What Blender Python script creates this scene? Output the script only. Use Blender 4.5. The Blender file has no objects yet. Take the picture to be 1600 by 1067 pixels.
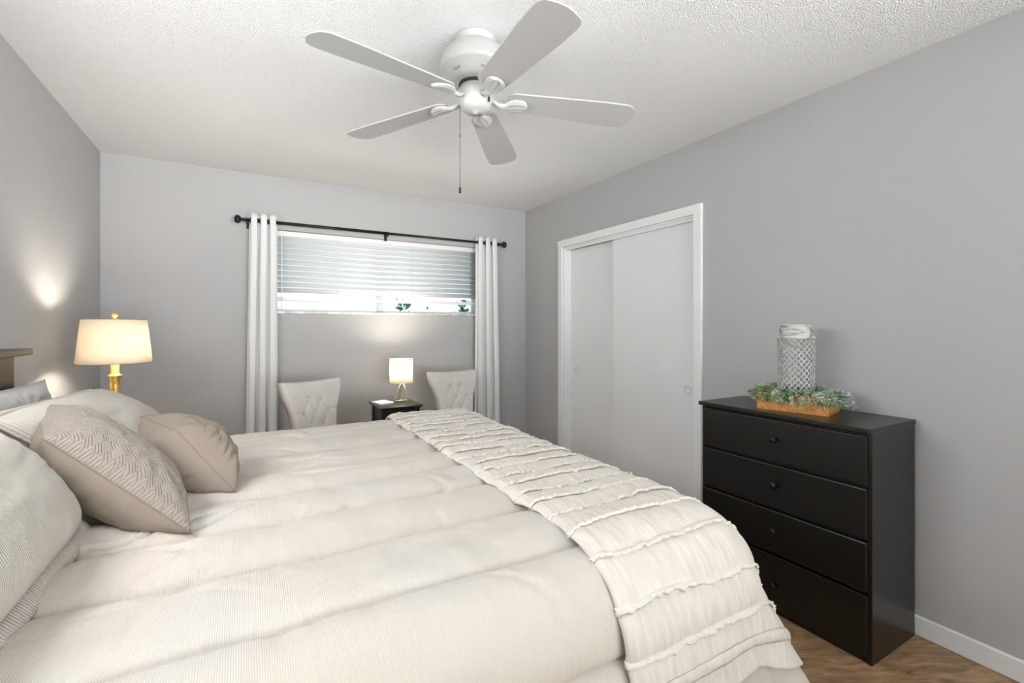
import bpy, bmesh, math, random
from mathutils import Vector, Matrix, noise
PI = math.pi
random.seed(4)
SC = bpy.context.scene
COL = SC.collection

# ------------------------------------------------------------------ camera, world, light, exposure
F_PX, CY_PX, CAM_H = 731.0, 509.0, 1.29
YAW = math.atan(414/731)
cd = bpy.data.cameras.new('camera')
cam = bpy.data.objects.new('camera', cd); COL.objects.link(cam)
cam.location = (0, 0, CAM_H); cam.rotation_euler = (PI/2, 0, -YAW)
cd.sensor_width = 36; cd.lens = F_PX/1600*36
cd.shift_y = (CY_PX-533.5)/1600
cd.clip_start = 0.02
SC.camera = cam

w = bpy.data.worlds.new('world'); SC.world = w; w.use_nodes = True
bg = w.node_tree.nodes['Background']
bg.inputs[0].default_value = (0.80, 0.93, 1.0, 1); bg.inputs[1].default_value = 1.3

SC.view_settings.view_transform = 'Standard'; SC.view_settings.look = 'None'
SC.view_settings.gamma = 1; SC.view_settings.exposure = 0.34
SC.view_settings.use_curve_mapping = False

def area(name, loc, rot, sx, sy, power, color, portal=False):
    l = bpy.data.lights.new(name, 'AREA'); l.shape = 'RECTANGLE'; l.size = sx; l.size_y = sy
    l.energy = power; l.color = color
    o = bpy.data.objects.new(name, l); COL.objects.link(o); o.location = loc; o.rotation_euler = rot
    if portal: l.cycles.is_portal = True
    return o
def aim(o, d, spread=None):
    o.rotation_euler = Vector(d).to_track_quat('-Z', 'Y').to_euler()
    if spread: o.data.spread = math.radians(spread)
# added fill lights outside the frame: behind the photographer, right of him, and high over the headboard
aim(area('fill_behind_camera', (0.80, -2.52, 1.30), (0, 0, 0), 2.9, 1.8, 31, (1.0, 0.99, 0.98)), (0, .94, .34), 62)
aim(area('warm_fill_behind_camera', (0.80, -2.50, 1.20), (0, 0, 0), 2.8, 1.5, 12, (1.0, 0.88, 0.74)), (0, .97, .2))  # second added fill, warmer, for the near side of the bed
aim(area('fill_right_wall', (2.40, -1.35, 1.45), (0, 0, 0), 1.9, 1.5, 46, (1.0, 0.99, 0.98)), (-.75, .62, .42), 95)  # added fill on the bare right wall, no window around it
aim(area('fill_over_headboard', (-.80, 1.35, 1.66), (0, 0, 0), 1.5, .55, 18, (1.0, 0.99, 0.98)), (1, .1, -.10))
area('daylight_far_window', (1.02, 4.30, 1.75), (-PI/2, 0, 0), 1.9, 0.75, 1, (1, 1, 1), portal=True)
aim(area('fill_through_blinds', (1.02, 5.05, .75), (0, 0, 0), 2.6, 1.0, 60, (1, .985, .96)), (0, -.70, .72))  # added light outside, aimed up through the blinds to brighten the far ceiling

# ------------------------------------------------------------------ materials
def newmat(name):
    m = bpy.data.materials.new(name); m.use_nodes = True
    nt = m.node_tree; return m, nt, nt.nodes['Principled BSDF'], nt.nodes, nt.links
def mat(name, col, rough=0.6, metal=0, var=0.04, vscale=6, bump=0, bscale=60, spec=0.5, coat=0, coord='Object', detail=3):
    m, nt, b, N, L = newmat(name)
    tc = N.new('ShaderNodeTexCoord')
    n = N.new('ShaderNodeTexNoise'); n.inputs['Scale'].default_value = vscale; n.inputs['Detail'].default_value = 4
    L.new(tc.outputs[coord], n.inputs['Vector'])
    r = N.new('ShaderNodeValToRGB'); r.color_ramp.elements[0].position = .3; r.color_ramp.elements[1].position = .7
    r.color_ramp.elements[0].color = (*[c*(1-var) for c in col], 1); r.color_ramp.elements[1].color = (*[min(1, c*(1+var)) for c in col], 1)
    L.new(n.outputs['Fac'], r.inputs[0]); L.new(r.outputs[0], b.inputs['Base Color'])
    b.inputs['Roughness'].default_value = rough; b.inputs['Metallic'].default_value = metal
    b.inputs['Specular IOR Level'].default_value = spec; b.inputs['Coat Weight'].default_value = coat
    if bump:
        n2 = N.new('ShaderNodeTexNoise'); n2.inputs['Scale'].default_value = bscale; n2.inputs['Detail'].default_value = detail
        L.new(tc.outputs[coord], n2.inputs['Vector'])
        bp = N.new('ShaderNodeBump'); bp.inputs['Strength'].default_value = bump; bp.inputs['Distance'].default_value = .01
        L.new(n2.outputs['Fac'], bp.inputs['Height']); L.new(bp.outputs[0], b.inputs['Normal'])
    return m

M = {}
M['wall'] = mat('grey_wall_paint', (0.462, 0.462, 0.468), .75, var=.015, vscale=1.5, bump=.12, bscale=140, spec=.25)
M['white_paint'] = mat('white_satin_paint', (0.83, 0.84, 0.85), .38, var=.01, spec=.45)
M['door_paint'] = mat('white_door_paint', (0.80, 0.81, 0.825), .33, var=.012, vscale=2, bump=.03, bscale=8, spec=.5)
M['pull_cup'] = mat('grey_white_finger_pull', (0.62, 0.63, 0.64), .4)
M['fan_white'] = mat('white_enamel', (0.45, 0.45, 0.445), .30, var=.01, spec=.5)
M['blade'] = mat('white_fan_blade', (0.41, 0.41, 0.41), .42, var=.02, vscale=4)
M['dark_gap'] = mat('dark_gap', (0.03, 0.03, 0.03), .7)
M['vent'] = mat('grey_vent', (0.30, 0.30, 0.29), .6)
M['black_wood'] = mat('black_painted_wood', (0.0075, 0.0066, 0.0058), .30, var=.12, vscale=9, bump=.05, bscale=90, spec=.55)
M['black_metal'] = mat('black_metal', (0.008, 0.008, 0.008), .38, metal=.3)
M['espresso'] = mat('espresso_wood', (0.022, 0.018, 0.017), .34, var=.15, vscale=7, spec=.5)
M['brass'] = mat('brass', (0.80, 0.52, 0.14), .30, metal=.9, var=.03)
M['gold_wire'] = mat('gold_wire', (0.72, 0.55, 0.28), .28, metal=1)
M['steel'] = mat('polished_steel', (0.75, 0.75, 0.75), .2, metal=1)
M['chain'] = mat('dull_chain', (.12, .12, .12), .4, metal=.6)
M['paper'] = mat('white_paper', (0.8, 0.8, 0.8), .6)
M['taupe'] = mat('taupe_cotton', (0.27, 0.225, 0.185), .85, var=.04, vscale=10, bump=.25, bscale=260, spec=.2)
M['mattress'] = mat('white_mattress', (0.75, 0.74, 0.72), .9)
M['chair_fabric'] = mat('light_beige_linen', (0.63, 0.605, 0.58), .9, var=.04, vscale=20, bump=.2, bscale=350, spec=.15)
M['marble'] = mat('marble_sill', (0.62, 0.61, 0.60), .3, var=.3, vscale=22)
M['soil'] = mat('brown_moss', (0.10, 0.09, 0.05), .9, var=.3, vscale=40)
M['bulb'] = None

def ceiling_mat():
    m, nt, b, N, L = newmat('popcorn_ceiling')
    tc = N.new('ShaderNodeTexCoord')
    b.inputs['Base Color'].default_value = (0.80, 0.80, 0.805, 1); b.inputs['Roughness'].default_value = .9
    n1 = N.new('ShaderNodeTexNoise'); n1.inputs['Scale'].default_value = 170; n1.inputs['Detail'].default_value = 3; n1.inputs['Roughness'].default_value = .6
    v = N.new('ShaderNodeTexVoronoi'); v.inputs['Scale'].default_value = 190
    mx = N.new('ShaderNodeMath'); mx.operation = 'SUBTRACT'
    L.new(tc.outputs['Object'], n1.inputs['Vector']); L.new(tc.outputs['Object'], v.inputs['Vector'])
    L.new(n1.outputs['Fac'], mx.inputs[0]); L.new(v.outputs['Distance'], mx.inputs[1])
    bp = N.new('ShaderNodeBump'); bp.inputs['Strength'].default_value = .8; bp.inputs['Distance'].default_value = .006
    L.new(mx.outputs[0], bp.inputs['Height']); L.new(bp.outputs[0], b.inputs['Normal'])
    return m
M['ceiling'] = ceiling_mat()

def floor_mat():
    m, nt, b, N, L = newmat('brown_plank_tile')
    tc = N.new('ShaderNodeTexCoord'); mp = N.new('ShaderNodeMapping'); mp.inputs['Rotation'].default_value = (0, 0, math.radians(28))
    L.new(tc.outputs['Object'], mp.inputs['Vector'])
    br = N.new('ShaderNodeTexBrick'); br.inputs['Scale'].default_value = 1.0
    br.inputs['Brick Width'].default_value = .9; br.inputs['Row Height'].default_value = .30; br.inputs['Mortar Size'].default_value = .0025
    br.inputs['Color1'].default_value = (.37, .235, .13, 1); br.inputs['Color2'].default_value = (.47, .31, .185, 1); br.inputs['Mortar'].default_value = (.26, .18, .11, 1)
    L.new(mp.outputs[0], br.inputs['Vector'])
    mp2 = N.new('ShaderNodeMapping'); mp2.inputs['Scale'].default_value = (3, 14, 3); L.new(mp.outputs[0], mp2.inputs['Vector'])
    n = N.new('ShaderNodeTexNoise'); n.inputs['Scale'].default_value = 2.2; n.inputs['Detail'].default_value = 9; n.inputs['Roughness'].default_value = .68; n.inputs['Distortion'].default_value = .8
    L.new(mp2.outputs[0], n.inputs['Vector'])
    r = N.new('ShaderNodeValToRGB'); r.color_ramp.elements[0].position = .34; r.color_ramp.elements[1].position = .68
    r.color_ramp.elements[0].color = (.42, .36, .32, 1); r.color_ramp.elements[1].color = (1.3, 1.25, 1.2, 1)
    L.new(n.outputs['Fac'], r.inputs[0])
    mx = N.new('ShaderNodeMix'); mx.data_type = 'RGBA'; mx.blend_type = 'MULTIPLY'; mx.inputs[0].default_value = 1
    L.new(br.outputs['Color'], mx.inputs[6]); L.new(r.outputs[0], mx.inputs[7]); L.new(mx.outputs[2], b.inputs['Base Color'])
    b.inputs['Roughness'].default_value = .42
    return m
M['floor'] = floor_mat()

def comforter_mat(name='cream_woven_comforter', c1=(0.66, 0.61, 0.55), c2=(0.635, 0.605, 0.57), rib=420.0, plaid=True):
    """cream woven cloth: fine ribs, and wide faint grey bands of the weave"""
    m, nt, b, N, L = newmat(name)
    uv = N.new('ShaderNodeUVMap')
    sx = N.new('ShaderNodeSeparateXYZ'); L.new(uv.outputs[0], sx.inputs[0])
    def band(src, period, width, phase):
        a = N.new('ShaderNodeMath'); a.operation = 'ADD'; a.inputs[1].default_value = phase; L.new(src, a.inputs[0])
        p = N.new('ShaderNodeMath'); p.operation = 'PINGPONG'; p.inputs[1].default_value = period/2; L.new(a.outputs[0], p.inputs[0])
        r = N.new('ShaderNodeMapRange'); r.inputs['From Min'].default_value = width/2-.003; r.inputs['From Max'].default_value = width/2+.003
        r.inputs['To Min'].default_value = 1; r.inputs['To Max'].default_value = 0
        L.new(p.outputs[0], r.inputs['Value']); return r.outputs[0]
    mix = N.new('ShaderNodeMix'); mix.data_type = 'RGBA'; mix.inputs[6].default_value = (*c1, 1); mix.inputs[7].default_value = (*c2, 1)
    if plaid:
        b1 = band(sx.outputs[0], .42, .15, .07); b2 = band(sx.outputs[1], .62, .22, .2)
        ad = N.new('ShaderNodeMath'); ad.operation = 'ADD'; L.new(b1, ad.inputs[0]); L.new(b2, ad.inputs[1])
        h = N.new('ShaderNodeMath'); h.operation = 'MULTIPLY'; h.inputs[1].default_value = .5; L.new(ad.outputs[0], h.inputs[0])
        L.new(h.outputs[0], mix.inputs[0])
    else:
        mix.inputs[0].default_value = 0
    # fine rib lines, broken up by noise
    wv = N.new('ShaderNodeTexWave'); wv.wave_type = 'BANDS'; wv.bands_direction = 'X'
    mp = N.new('ShaderNodeMapping'); mp.inputs['Scale'].default_value = (rib/2.6, rib/2.6, 1)
    L.new(uv.outputs[0], mp.inputs['Vector']); L.new(mp.outputs[0], wv.inputs['Vector'])
    wv.inputs['Scale'].default_value = .5; wv.inputs['Distortion'].default_value = 1.2; wv.inputs['Detail'].default_value = 1; wv.inputs['Detail Scale'].default_value = .6
    dk = N.new('ShaderNodeMix'); dk.data_type = 'RGBA'; dk.blend_type = 'MULTIPLY'
    wr = N.new('ShaderNodeMapRange'); wr.inputs['To Min'].default_value = .93; wr.inputs['To Max'].default_value = 1.02
    L.new(wv.outputs['Fac'], wr.inputs['Value'])
    dk.inputs[0].default_value = 1; L.new(mix.outputs[2], dk.inputs[6]); L.new(wr.outputs[0], dk.inputs[7]); L.new(dk.outputs[2], b.inputs['Base Color'])
    nn = N.new('ShaderNodeTexNoise'); nn.inputs['Scale'].default_value = 9; nn.inputs['Detail'].default_value = 5; L.new(uv.outputs[0], nn.inputs['Vector'])
    b1_ = N.new('ShaderNodeBump'); b1_.inputs['Strength'].default_value = .35 if plaid else .8; b1_.inputs['Distance'].default_value = .002
    L.new(wv.outputs['Fac'], b1_.inputs['Height'])
    b2_ = N.new('ShaderNodeBump'); b2_.inputs['Strength'].default_value = .28; b2_.inputs['Distance'].default_value = .03
    L.new(nn.outputs['Fac'], b2_.inputs['Height']); L.new(b1_.outputs[0], b2_.inputs['Normal']); L.new(b2_.outputs[0], b.inputs['Normal'])
    b.inputs['Roughness'].default_value = .9; b.inputs['Specular IOR Level'].default_value = .15
    b.inputs['Sheen Weight'].default_value = .1
    return m
M['comforter'] = comforter_mat()
M['sham'] = comforter_mat('pale_grey_green_sham', (0.545, 0.515, 0.47), (0.5, 0.5, 0.48), 300, False)
M['pillowcase'] = comforter_mat('white_pillowcase', (0.70, 0.70, 0.69), (.7, .7, .7), 500, False)

def throw_mat():
    m, nt, b, N, L = newmat('cream_gauze_throw')
    uv = N.new('ShaderNodeUVMap')
    mp = N.new('ShaderNodeMapping'); mp.inputs['Scale'].default_value = (70, 14, 1); L.new(uv.outputs[0], mp.inputs['Vector'])
    n = N.new('ShaderNodeTexNoise'); n.inputs['Scale'].default_value = 1; n.inputs['Detail'].default_value = 5; L.new(mp.outputs[0], n.inputs['Vector'])
    n2 = N.new('ShaderNodeTexNoise'); n2.inputs['Scale'].default_value = 22; n2.inputs['Detail'].default_value = 4; L.new(uv.outputs[0], n2.inputs['Vector'])
    r = N.new('ShaderNodeValToRGB'); r.color_ramp.elements[0].position = .3; r.color_ramp.elements[1].position = .7
    r.color_ramp.elements[0].color = (.66, .612, .555, 1); r.color_ramp.elements[1].color = (.77, .728, .68, 1)
    L.new(n.outputs['Fac'], r.inputs[0]); L.new(r.outputs[0], b.inputs['Base Color'])
    ad = N.new('ShaderNodeMath'); ad.operation = 'ADD'; L.new(n.outputs['Fac'], ad.inputs[0]); L.new(n2.outputs['Fac'], ad.inputs[1])
    bp = N.new('ShaderNodeBump'); bp.inputs['Strength'].default_value = .5; bp.inputs['Distance'].default_value = .006
    L.new(ad.outputs[0], bp.inputs['Height']); L.new(bp.outputs[0], b.inputs['Normal'])
    b.inputs['Roughness'].default_value = .92; b.inputs['Specular IOR Level'].default_value = .15
    return m
M['throw'] = throw_mat()
M['ruffle'] = mat('white_frayed_ruffle', (0.80, 0.77, 0.72), .95, var=.04, vscale=60, bump=.4, bscale=300, spec=.1)

def herring_mat():
    """taupe matelasse: short parallel ridges in blocks turned against each other"""
    m, nt, b, N, L = newmat('taupe_quilted_satin')
    uv = N.new('ShaderNodeUVMap')
    mp = N.new('ShaderNodeMapping'); mp.inputs['Rotation'].default_value = (0, 0, math.radians(45)); mp.inputs['Scale'].default_value = (42, 42, 42)
    L.new(uv.outputs[0], mp.inputs['Vector'])
    ch = N.new('ShaderNodeTexChecker'); ch.inputs['Scale'].default_value = 1; ch.inputs['Color1'].default_value = (1, 1, 1, 1); ch.inputs['Color2'].default_value = (0, 0, 0, 1)
    L.new(mp.outputs[0], ch.inputs['Vector'])
    ws = []
    for d in 'XY':
        wv = N.new('ShaderNodeTexWave'); wv.bands_direction = d; wv.inputs['Scale'].default_value = 1.0; wv.inputs['Distortion'].default_value = .15
        L.new(mp.outputs[0], wv.inputs['Vector']); ws.append(wv)
    mx = N.new('ShaderNodeMix'); mx.data_type = 'FLOAT'
    L.new(ch.outputs['Fac'], mx.inputs[0]); L.new(ws[0].outputs['Fac'], mx.inputs[2]); L.new(ws[1].outputs['Fac'], mx.inputs[3])
    bp = N.new('ShaderNodeBump'); bp.inputs['Strength'].default_value = .8; bp.inputs['Distance'].default_value = .004
    L.new(mx.outputs[0], bp.inputs['Height']); L.new(bp.outputs[0], b.inputs['Normal'])
    b.inputs['Base Color'].default_value = (0.31, 0.268, 0.232, 1); b.inputs['Roughness'].default_value = .55; b.inputs['Specular IOR Level'].default_value = .35
    b.inputs['Sheen Weight'].default_value = .15
    return m
M['taupe_quilt'] = herring_mat()

def translucent(name, col, trans, rough=.8, uvweave=False):
    m, nt, b, N, L = newmat(name)
    out = N['Material Output']
    n = N.new('ShaderNodeTexNoise'); n.inputs['Scale'].default_value = 150; tc = N.new('ShaderNodeTexCoord'); L.new(tc.outputs['Object'], n.inputs['Vector'])
    mr = N.new('ShaderNodeMapRange'); mr.inputs['To Min'].default_value = .93; mr.inputs['To Max'].default_value = 1.05; L.new(n.outputs['Fac'], mr.inputs['Value'])
    mc = N.new('ShaderNodeMix'); mc.data_type = 'RGBA'; mc.blend_type = 'MULTIPLY'; mc.inputs[0].default_value = 1
    mc.inputs[6].default_value = (*col, 1); L.new(mr.outputs[0], mc.inputs[7])
    b.inputs['Roughness'].default_value = rough; b.inputs['Specular IOR Level'].default_value = .2; L.new(mc.outputs[2], b.inputs['Base Color'])
    t = N.new('ShaderNodeBsdfTranslucent'); L.new(mc.outputs[2], t.inputs['Color'])
    mx = N.new('ShaderNodeMixShader'); mx.inputs[0].default_value = trans
    L.new(b.outputs[0], mx.inputs[1]); L.new(t.outputs[0], mx.inputs[2]); L.new(mx.outputs[0], out.inputs['Surface'])
    return m
M['curtain'] = translucent('white_linen_curtain', (0.90, 0.905, 0.91), .20)
M['slat'] = translucent('white_blind_slat', (0.88, 0.89, 0.90), .12, .4)
M['frosted'] = translucent('frosted_film', (0.88, 0.9, 0.92), .45, .3)
M['shade_cream'] = translucent('cream_lamp_shade', (0.86, 0.78, 0.65), .26)
M['shade_white'] = translucent('white_lamp_shade', (0.94, 0.90, 0.82), .70)
M['shade_trim'] = mat('taupe_shade_trim', (0.22, 0.17, 0.13), .7)

def glass_mat():
    m, nt, b, N, L = newmat('window_glass')
    out = N['Material Output']; t = N.new('ShaderNodeBsdfTransparent'); t.inputs[0].default_value = (.93, .98, .98, 1)
    g = N.new('ShaderNodeBsdfGlossy'); g.inputs['Roughness'].default_value = .02
    fr = N.new('ShaderNodeFresnel'); mx = N.new('ShaderNodeMixShader')
    L.new(fr.outputs[0], mx.inputs[0]); L.new(t.outputs[0], mx.inputs[1]); L.new(g.outputs[0], mx.inputs[2]); L.new(mx.outputs[0], out.inputs['Surface'])
    return m
M['glass'] = glass_mat()

def emit(name, col, s):
    m, nt, b, N, L = newmat(name)
    b.inputs['Base Color'].default_value = (*col, 1); b.inputs['Emission Color'].default_value = (*col, 1); b.inputs['Emission Strength'].default_value = s
    return m
M['bulb'] = emit('lit_bulb', (1, .80, .52), 12)

def wood_mat():
    m, nt, b, N, L = newmat('orange_stained_wood')
    tc = N.new('ShaderNodeTexCoord'); mp = N.new('ShaderNodeMapping'); mp.inputs['Scale'].default_value = (3, 40, 60)
    L.new(tc.outputs['Object'], mp.inputs['Vector'])
    n = N.new('ShaderNodeTexNoise'); n.inputs['Scale'].default_value = 1.6; n.inputs['Detail'].default_value = 6; n.inputs['Distortion'].default_value = .6; L.new(mp.outputs[0], n.inputs['Vector'])
    r = N.new('ShaderNodeValToRGB'); r.color_ramp.elements[0].position = .3; r.color_ramp.elements[1].position = .72
    r.color_ramp.elements[0].color = (.42, .17, .035, 1); r.color_ramp.elements[1].color = (.78, .38, .10, 1)
    L.new(n.outputs['Fac'], r.inputs[0]); L.new(r.outputs[0], b.inputs['Base Color']); b.inputs['Roughness'].default_value = .5
    return m
M['orange_wood'] = wood_mat()

def whitewash_mat():
    m, nt, b, N, L = newmat('whitewashed_metal')
    tc = N.new('ShaderNodeTexCoord'); mp = N.new('ShaderNodeMapping'); mp.inputs['Scale'].default_value = (9, 9, 70)
    L.new(tc.outputs['Object'], mp.inputs['Vector'])
    n = N.new('ShaderNodeTexNoise'); n.inputs['Scale'].default_value = 1.2; n.inputs['Detail'].default_value = 5; L.new(mp.outputs[0], n.inputs['Vector'])
    r = N.new('ShaderNodeValToRGB'); r.color_ramp.elements[0].position = .33; r.color_ramp.elements[1].position = .5
    r.color_ramp.elements[0].color = (.16, .155, .15, 1); r.color_ramp.elements[1].color = (.58, .58, .57, 1)
    L.new(n.outputs['Fac'], r.inputs[0]); L.new(r.outputs[0], b.inputs['Base Color']); b.inputs['Roughness'].default_value = .6
    return m
M['whitewash'] = whitewash_mat()
M['lattice'] = mat('grey_white_lattice_metal', (0.47, 0.47, 0.465), .55, var=.3, vscale=60)

def leaf_mat():
    m, nt, b, N, L = newmat('dusty_green_leaves')
    tc = N.new('ShaderNodeTexCoord')
    n = N.new('ShaderNodeTexNoise'); n.inputs['Scale'].default_value = 16; n.inputs['Detail'].default_value = 3; L.new(tc.outputs['Object'], n.inputs['Vector'])
    r = N.new('ShaderNodeValToRGB'); e = r.color_ramp.elements
    e[0].position = .36; e[0].color = (.16, .27, .13, 1); e[1].position = .62; e[1].color = (.55, .62, .50, 1)
    x = r.color_ramp.elements.new(.5); x.color = (.30, .41, .22, 1)
    L.new(n.outputs['Fac'], r.inputs[0]); L.new(r.outputs[0], b.inputs['Base Color']); b.inputs['Roughness'].default_value = .7
    return m
M['leaf'] = leaf_mat()
M['leaf_grey'] = mat('frosted_grey_leaves', (0.42, 0.46, 0.46), .75, var=.2, vscale=30)
M['outdoor_leaf'] = mat('outdoor_green', (0.05, 0.13, 0.09), .7, var=.4, vscale=5)
M['ground'] = mat('outdoor_ground', (0.35, 0.42, 0.36), .9)

# ------------------------------------------------------------------ mesh helpers
def link(name, me, m=None, parent=None, smooth=False, mats=None):
    me.name = name
    o = bpy.data.objects.new(name, me); COL.objects.link(o)
    for mm in (mats or ([m] if m else [])): me.materials.append(mm)
    if smooth:
        for p in me.polygons: p.use_smooth = True
    if parent: o.parent = parent
    return o
def build(name, bm, m=None, parent=None, smooth=False, mats=None, recalc=True):
    if recalc: bmesh.ops.recalc_face_normals(bm, faces=bm.faces)
    me = bpy.data.meshes.new(name); bm.to_mesh(me); bm.free()
    return link(name, me, m, parent, smooth, mats)
def box(bm, x0, x1, y0, y1, z0, z1, bev=0, seg=2, mtx=None):
    r = bmesh.ops.create_cube(bm, size=1)
    vs = r['verts']
    for v in vs: v.co = Vector(((x0+x1)/2+v.co.x*(x1-x0), (y0+y1)/2+v.co.y*(y1-y0), (z0+z1)/2+v.co.z*(z1-z0)))
    if bev:
        es = list({e for v in vs for e in v.link_edges})
        rr = bmesh.ops.bevel(bm, geom=es, offset=bev, segments=seg, affect='EDGES', profile=.5)
        vs = rr['verts'] + [v for v in vs if v.is_valid]
    if mtx is not None:
        for v in set(vs):
            if v.is_valid: v.co = mtx @ v.co
def bx(name, m, parent, *a, bev=0, mtx=None, seg=2):
    bm = bmesh.new(); box(bm, *a, bev=bev, mtx=mtx, seg=seg); return build(name, bm, m, parent)
def lathe(bm, prof, n=48, cx=0, cy=0, cap=True, sx=1, sy=1):
    rings = []
    for r, z in prof:
        rings.append([bm.verts.new((cx+sx*r*math.cos(2*PI*k/n), cy+sy*r*math.sin(2*PI*k/n), z)) for k in range(n)])
    for a, b in zip(rings, rings[1:]):
        for k in range(n):
            bm.faces.new((a[k], a[(k+1) % n], b[(k+1) % n], b[k]))
    if cap:
        if prof[0][0] > 1e-5: bm.faces.new(rings[0][::-1])
        if prof[-1][0] > 1e-5: bm.faces.new(rings[-1])
def tube(bm, pts, r, n=10, closed=False, rfun=None):
    pts = [Vector(p) for p in pts]; rings = []
    up = Vector((0, 0, 1))
    N_ = len(pts)
    for i, p in enumerate(pts):
        if closed: d = pts[(i+1) % N_]-pts[i-1]
        else: d = pts[min(i+1, N_-1)]-pts[max(i-1, 0)]
        d.normalize()
        a = d.cross(up)
        if a.length < .05: a = d.cross(Vector((1, 0, 0)))
        a.normalize(); b = d.cross(a); b.normalize()
        rr = rfun(i/(N_-1)) if rfun else r
        rings.append([bm.verts.new(p+rr*(a*math.cos(2*PI*k/n)+b*math.sin(2*PI*k/n))) for k in range(n)])
    rng = range(N_) if closed else range(N_-1)
    for i in rng:
        A, B = rings[i], rings[(i+1) % N_]
        for k in range(n): bm.faces.new((A[k], A[(k+1) % n], B[(k+1) % n], B[k]))
    if not closed: bm.faces.new(rings[0][::-1]); bm.faces.new(rings[-1])
def grid(name, nu, nv, fn, m, parent=None, uv=None, solid=0, smooth=True, offset=-1):
    """fn(i/nu, j/nv) -> point"""
    bm = bmesh.new(); vs = [[bm.verts.new(fn(i/nu, j/nv)) for j in range(nv+1)] for i in range(nu+1)]
    ul = bm.loops.layers.uv.new('UVMap')
    for i in range(nu):
        for j in range(nv):
            f = bm.faces.new((vs[i][j], vs[i+1][j], vs[i+1][j+1], vs[i][j+1]))
            for l, (a, b) in zip(f.loops, ((i, j), (i+1, j), (i+1, j+1), (i, j+1))):
                l[ul].uv = uv(a/nu, b/nv) if uv else (a/nu, b/nv)
    o = build(name, bm, m, parent, smooth, recalc=False)
    if solid:
        md = o.modifiers.new('solid', 'SOLIDIFY'); md.thickness = solid; md.offset = offset
    return o
def empty(name, loc, rz=0):
    o = bpy.data.objects.new(name, None); COL.objects.link(o); o.location = loc; o.rotation_euler = (0, 0, rz); o.empty_display_size = .1
    return o
def tag(o, label, cat, group=None, kind=None):
    o['label'] = label; o['category'] = cat
    if group: o['group'] = group
    if kind: o['kind'] = kind
    return o
def struct(o, label=None):
    o['kind'] = 'structure'
    if label: o['label'] = label
    return o
def smoothstep(a, b, x):
    t = max(0, min(1, (x-a)/(b-a))); return t*t*(3-2*t)
def dup(root, name=None):
    r = root.copy(); COL.objects.link(r)
    for ch in list(root.children):
        c = ch.copy(); COL.objects.link(c); c.parent = r; c.matrix_parent_inverse = ch.matrix_parent_inverse.copy()
        for g in list(ch.children):
            d = g.copy(); COL.objects.link(d); d.parent = c
    return r

# ------------------------------------------------------------------ room shell
XL, XR, YF, YB, H = -0.845, 2.44, -2.6, 4.035, 2.44     # left, right, front (behind camera), back, ceiling
T = .15
struct(bx('floor', M['floor'], None, XL-T, XR+.75, YF-T, YB+T, -.1, 0), 'brown plank tile floor')
struct(bx('ceiling', M['ceiling'], None, XL-T, XR+.75, YF-T, YB+T, H, H+.1), 'white popcorn ceiling')
LW0, LW1, LZ0, LZ1 = .53, 2.17, 1.35, 2.0      # added high window over the bed, unseen left of the frame
bm = bmesh.new()
box(bm, XL-T, XL, YF-T, LW0, 0, H); box(bm, XL-T, XL, LW1, YB+T, 0, H); box(bm, XL-T, XL, LW0, LW1, 0, LZ0); box(bm, XL-T, XL, LW0, LW1, LZ1, H)
struct(build('wall_left', bm, M['wall']), 'grey wall behind the headboard')
bm = bmesh.new()
for a in ((LW0, LW1, LZ0, LZ0+.04), (LW0, LW1, LZ1-.04, LZ1), (LW0, LW0+.04, LZ0, LZ1), (LW1-.04, LW1, LZ0, LZ1)): box(bm, XL-.11, XL-.06, a[0], a[1], a[2], a[3])
w3 = struct(build('added_window_3', bm, M['white_paint']), 'added high window over the headboard, out of view'); bx('pane', M['glass'], w3, XL-.09, XL-.085, LW0+.03, LW1-.03, LZ0+.03, LZ1-.03)
# back wall with the window opening
WX0, WX1, WZ0, WZ1 = .06, 1.95, 1.405, 2.035
bm = bmesh.new()
box(bm, XL, WX0, YB, YB+.20, 0, H); box(bm, WX1, XR+T, YB, YB+.20, 0, H)
box(bm, WX0, WX1, YB, YB+.20, 0, WZ0-.02); box(bm, WX0, WX1, YB, YB+.20, WZ1, H)
struct(build('wall_back', bm, M['wall']), 'grey wall with the window')
# right wall with the closet opening
CY0, CY1, CZ = 1.985, 3.385, 1.985
bm = bmesh.new()
box(bm, XR, XR+.13, YF-T, CY0, 0, H); box(bm, XR, XR+.13, CY1, YB, 0, H); box(bm, XR, XR+.13, CY0, CY1, CZ, H)
struct(build('wall_right', bm, M['wall']), 'grey wall with the closet')
bm = bmesh.new()      # closet interior
box(bm, XR+.68, XR+.72, CY0-.3, CY1+.3, 0, H); box(bm, XR+.13, XR+.7, CY0-.34, CY0-.3, 0, H); box(bm, XR+.13, XR+.7, CY1+.3, CY1+.34, 0, H)
struct(build('wall_closet', bm, M['wall']), 'inside walls of the closet')
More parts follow.
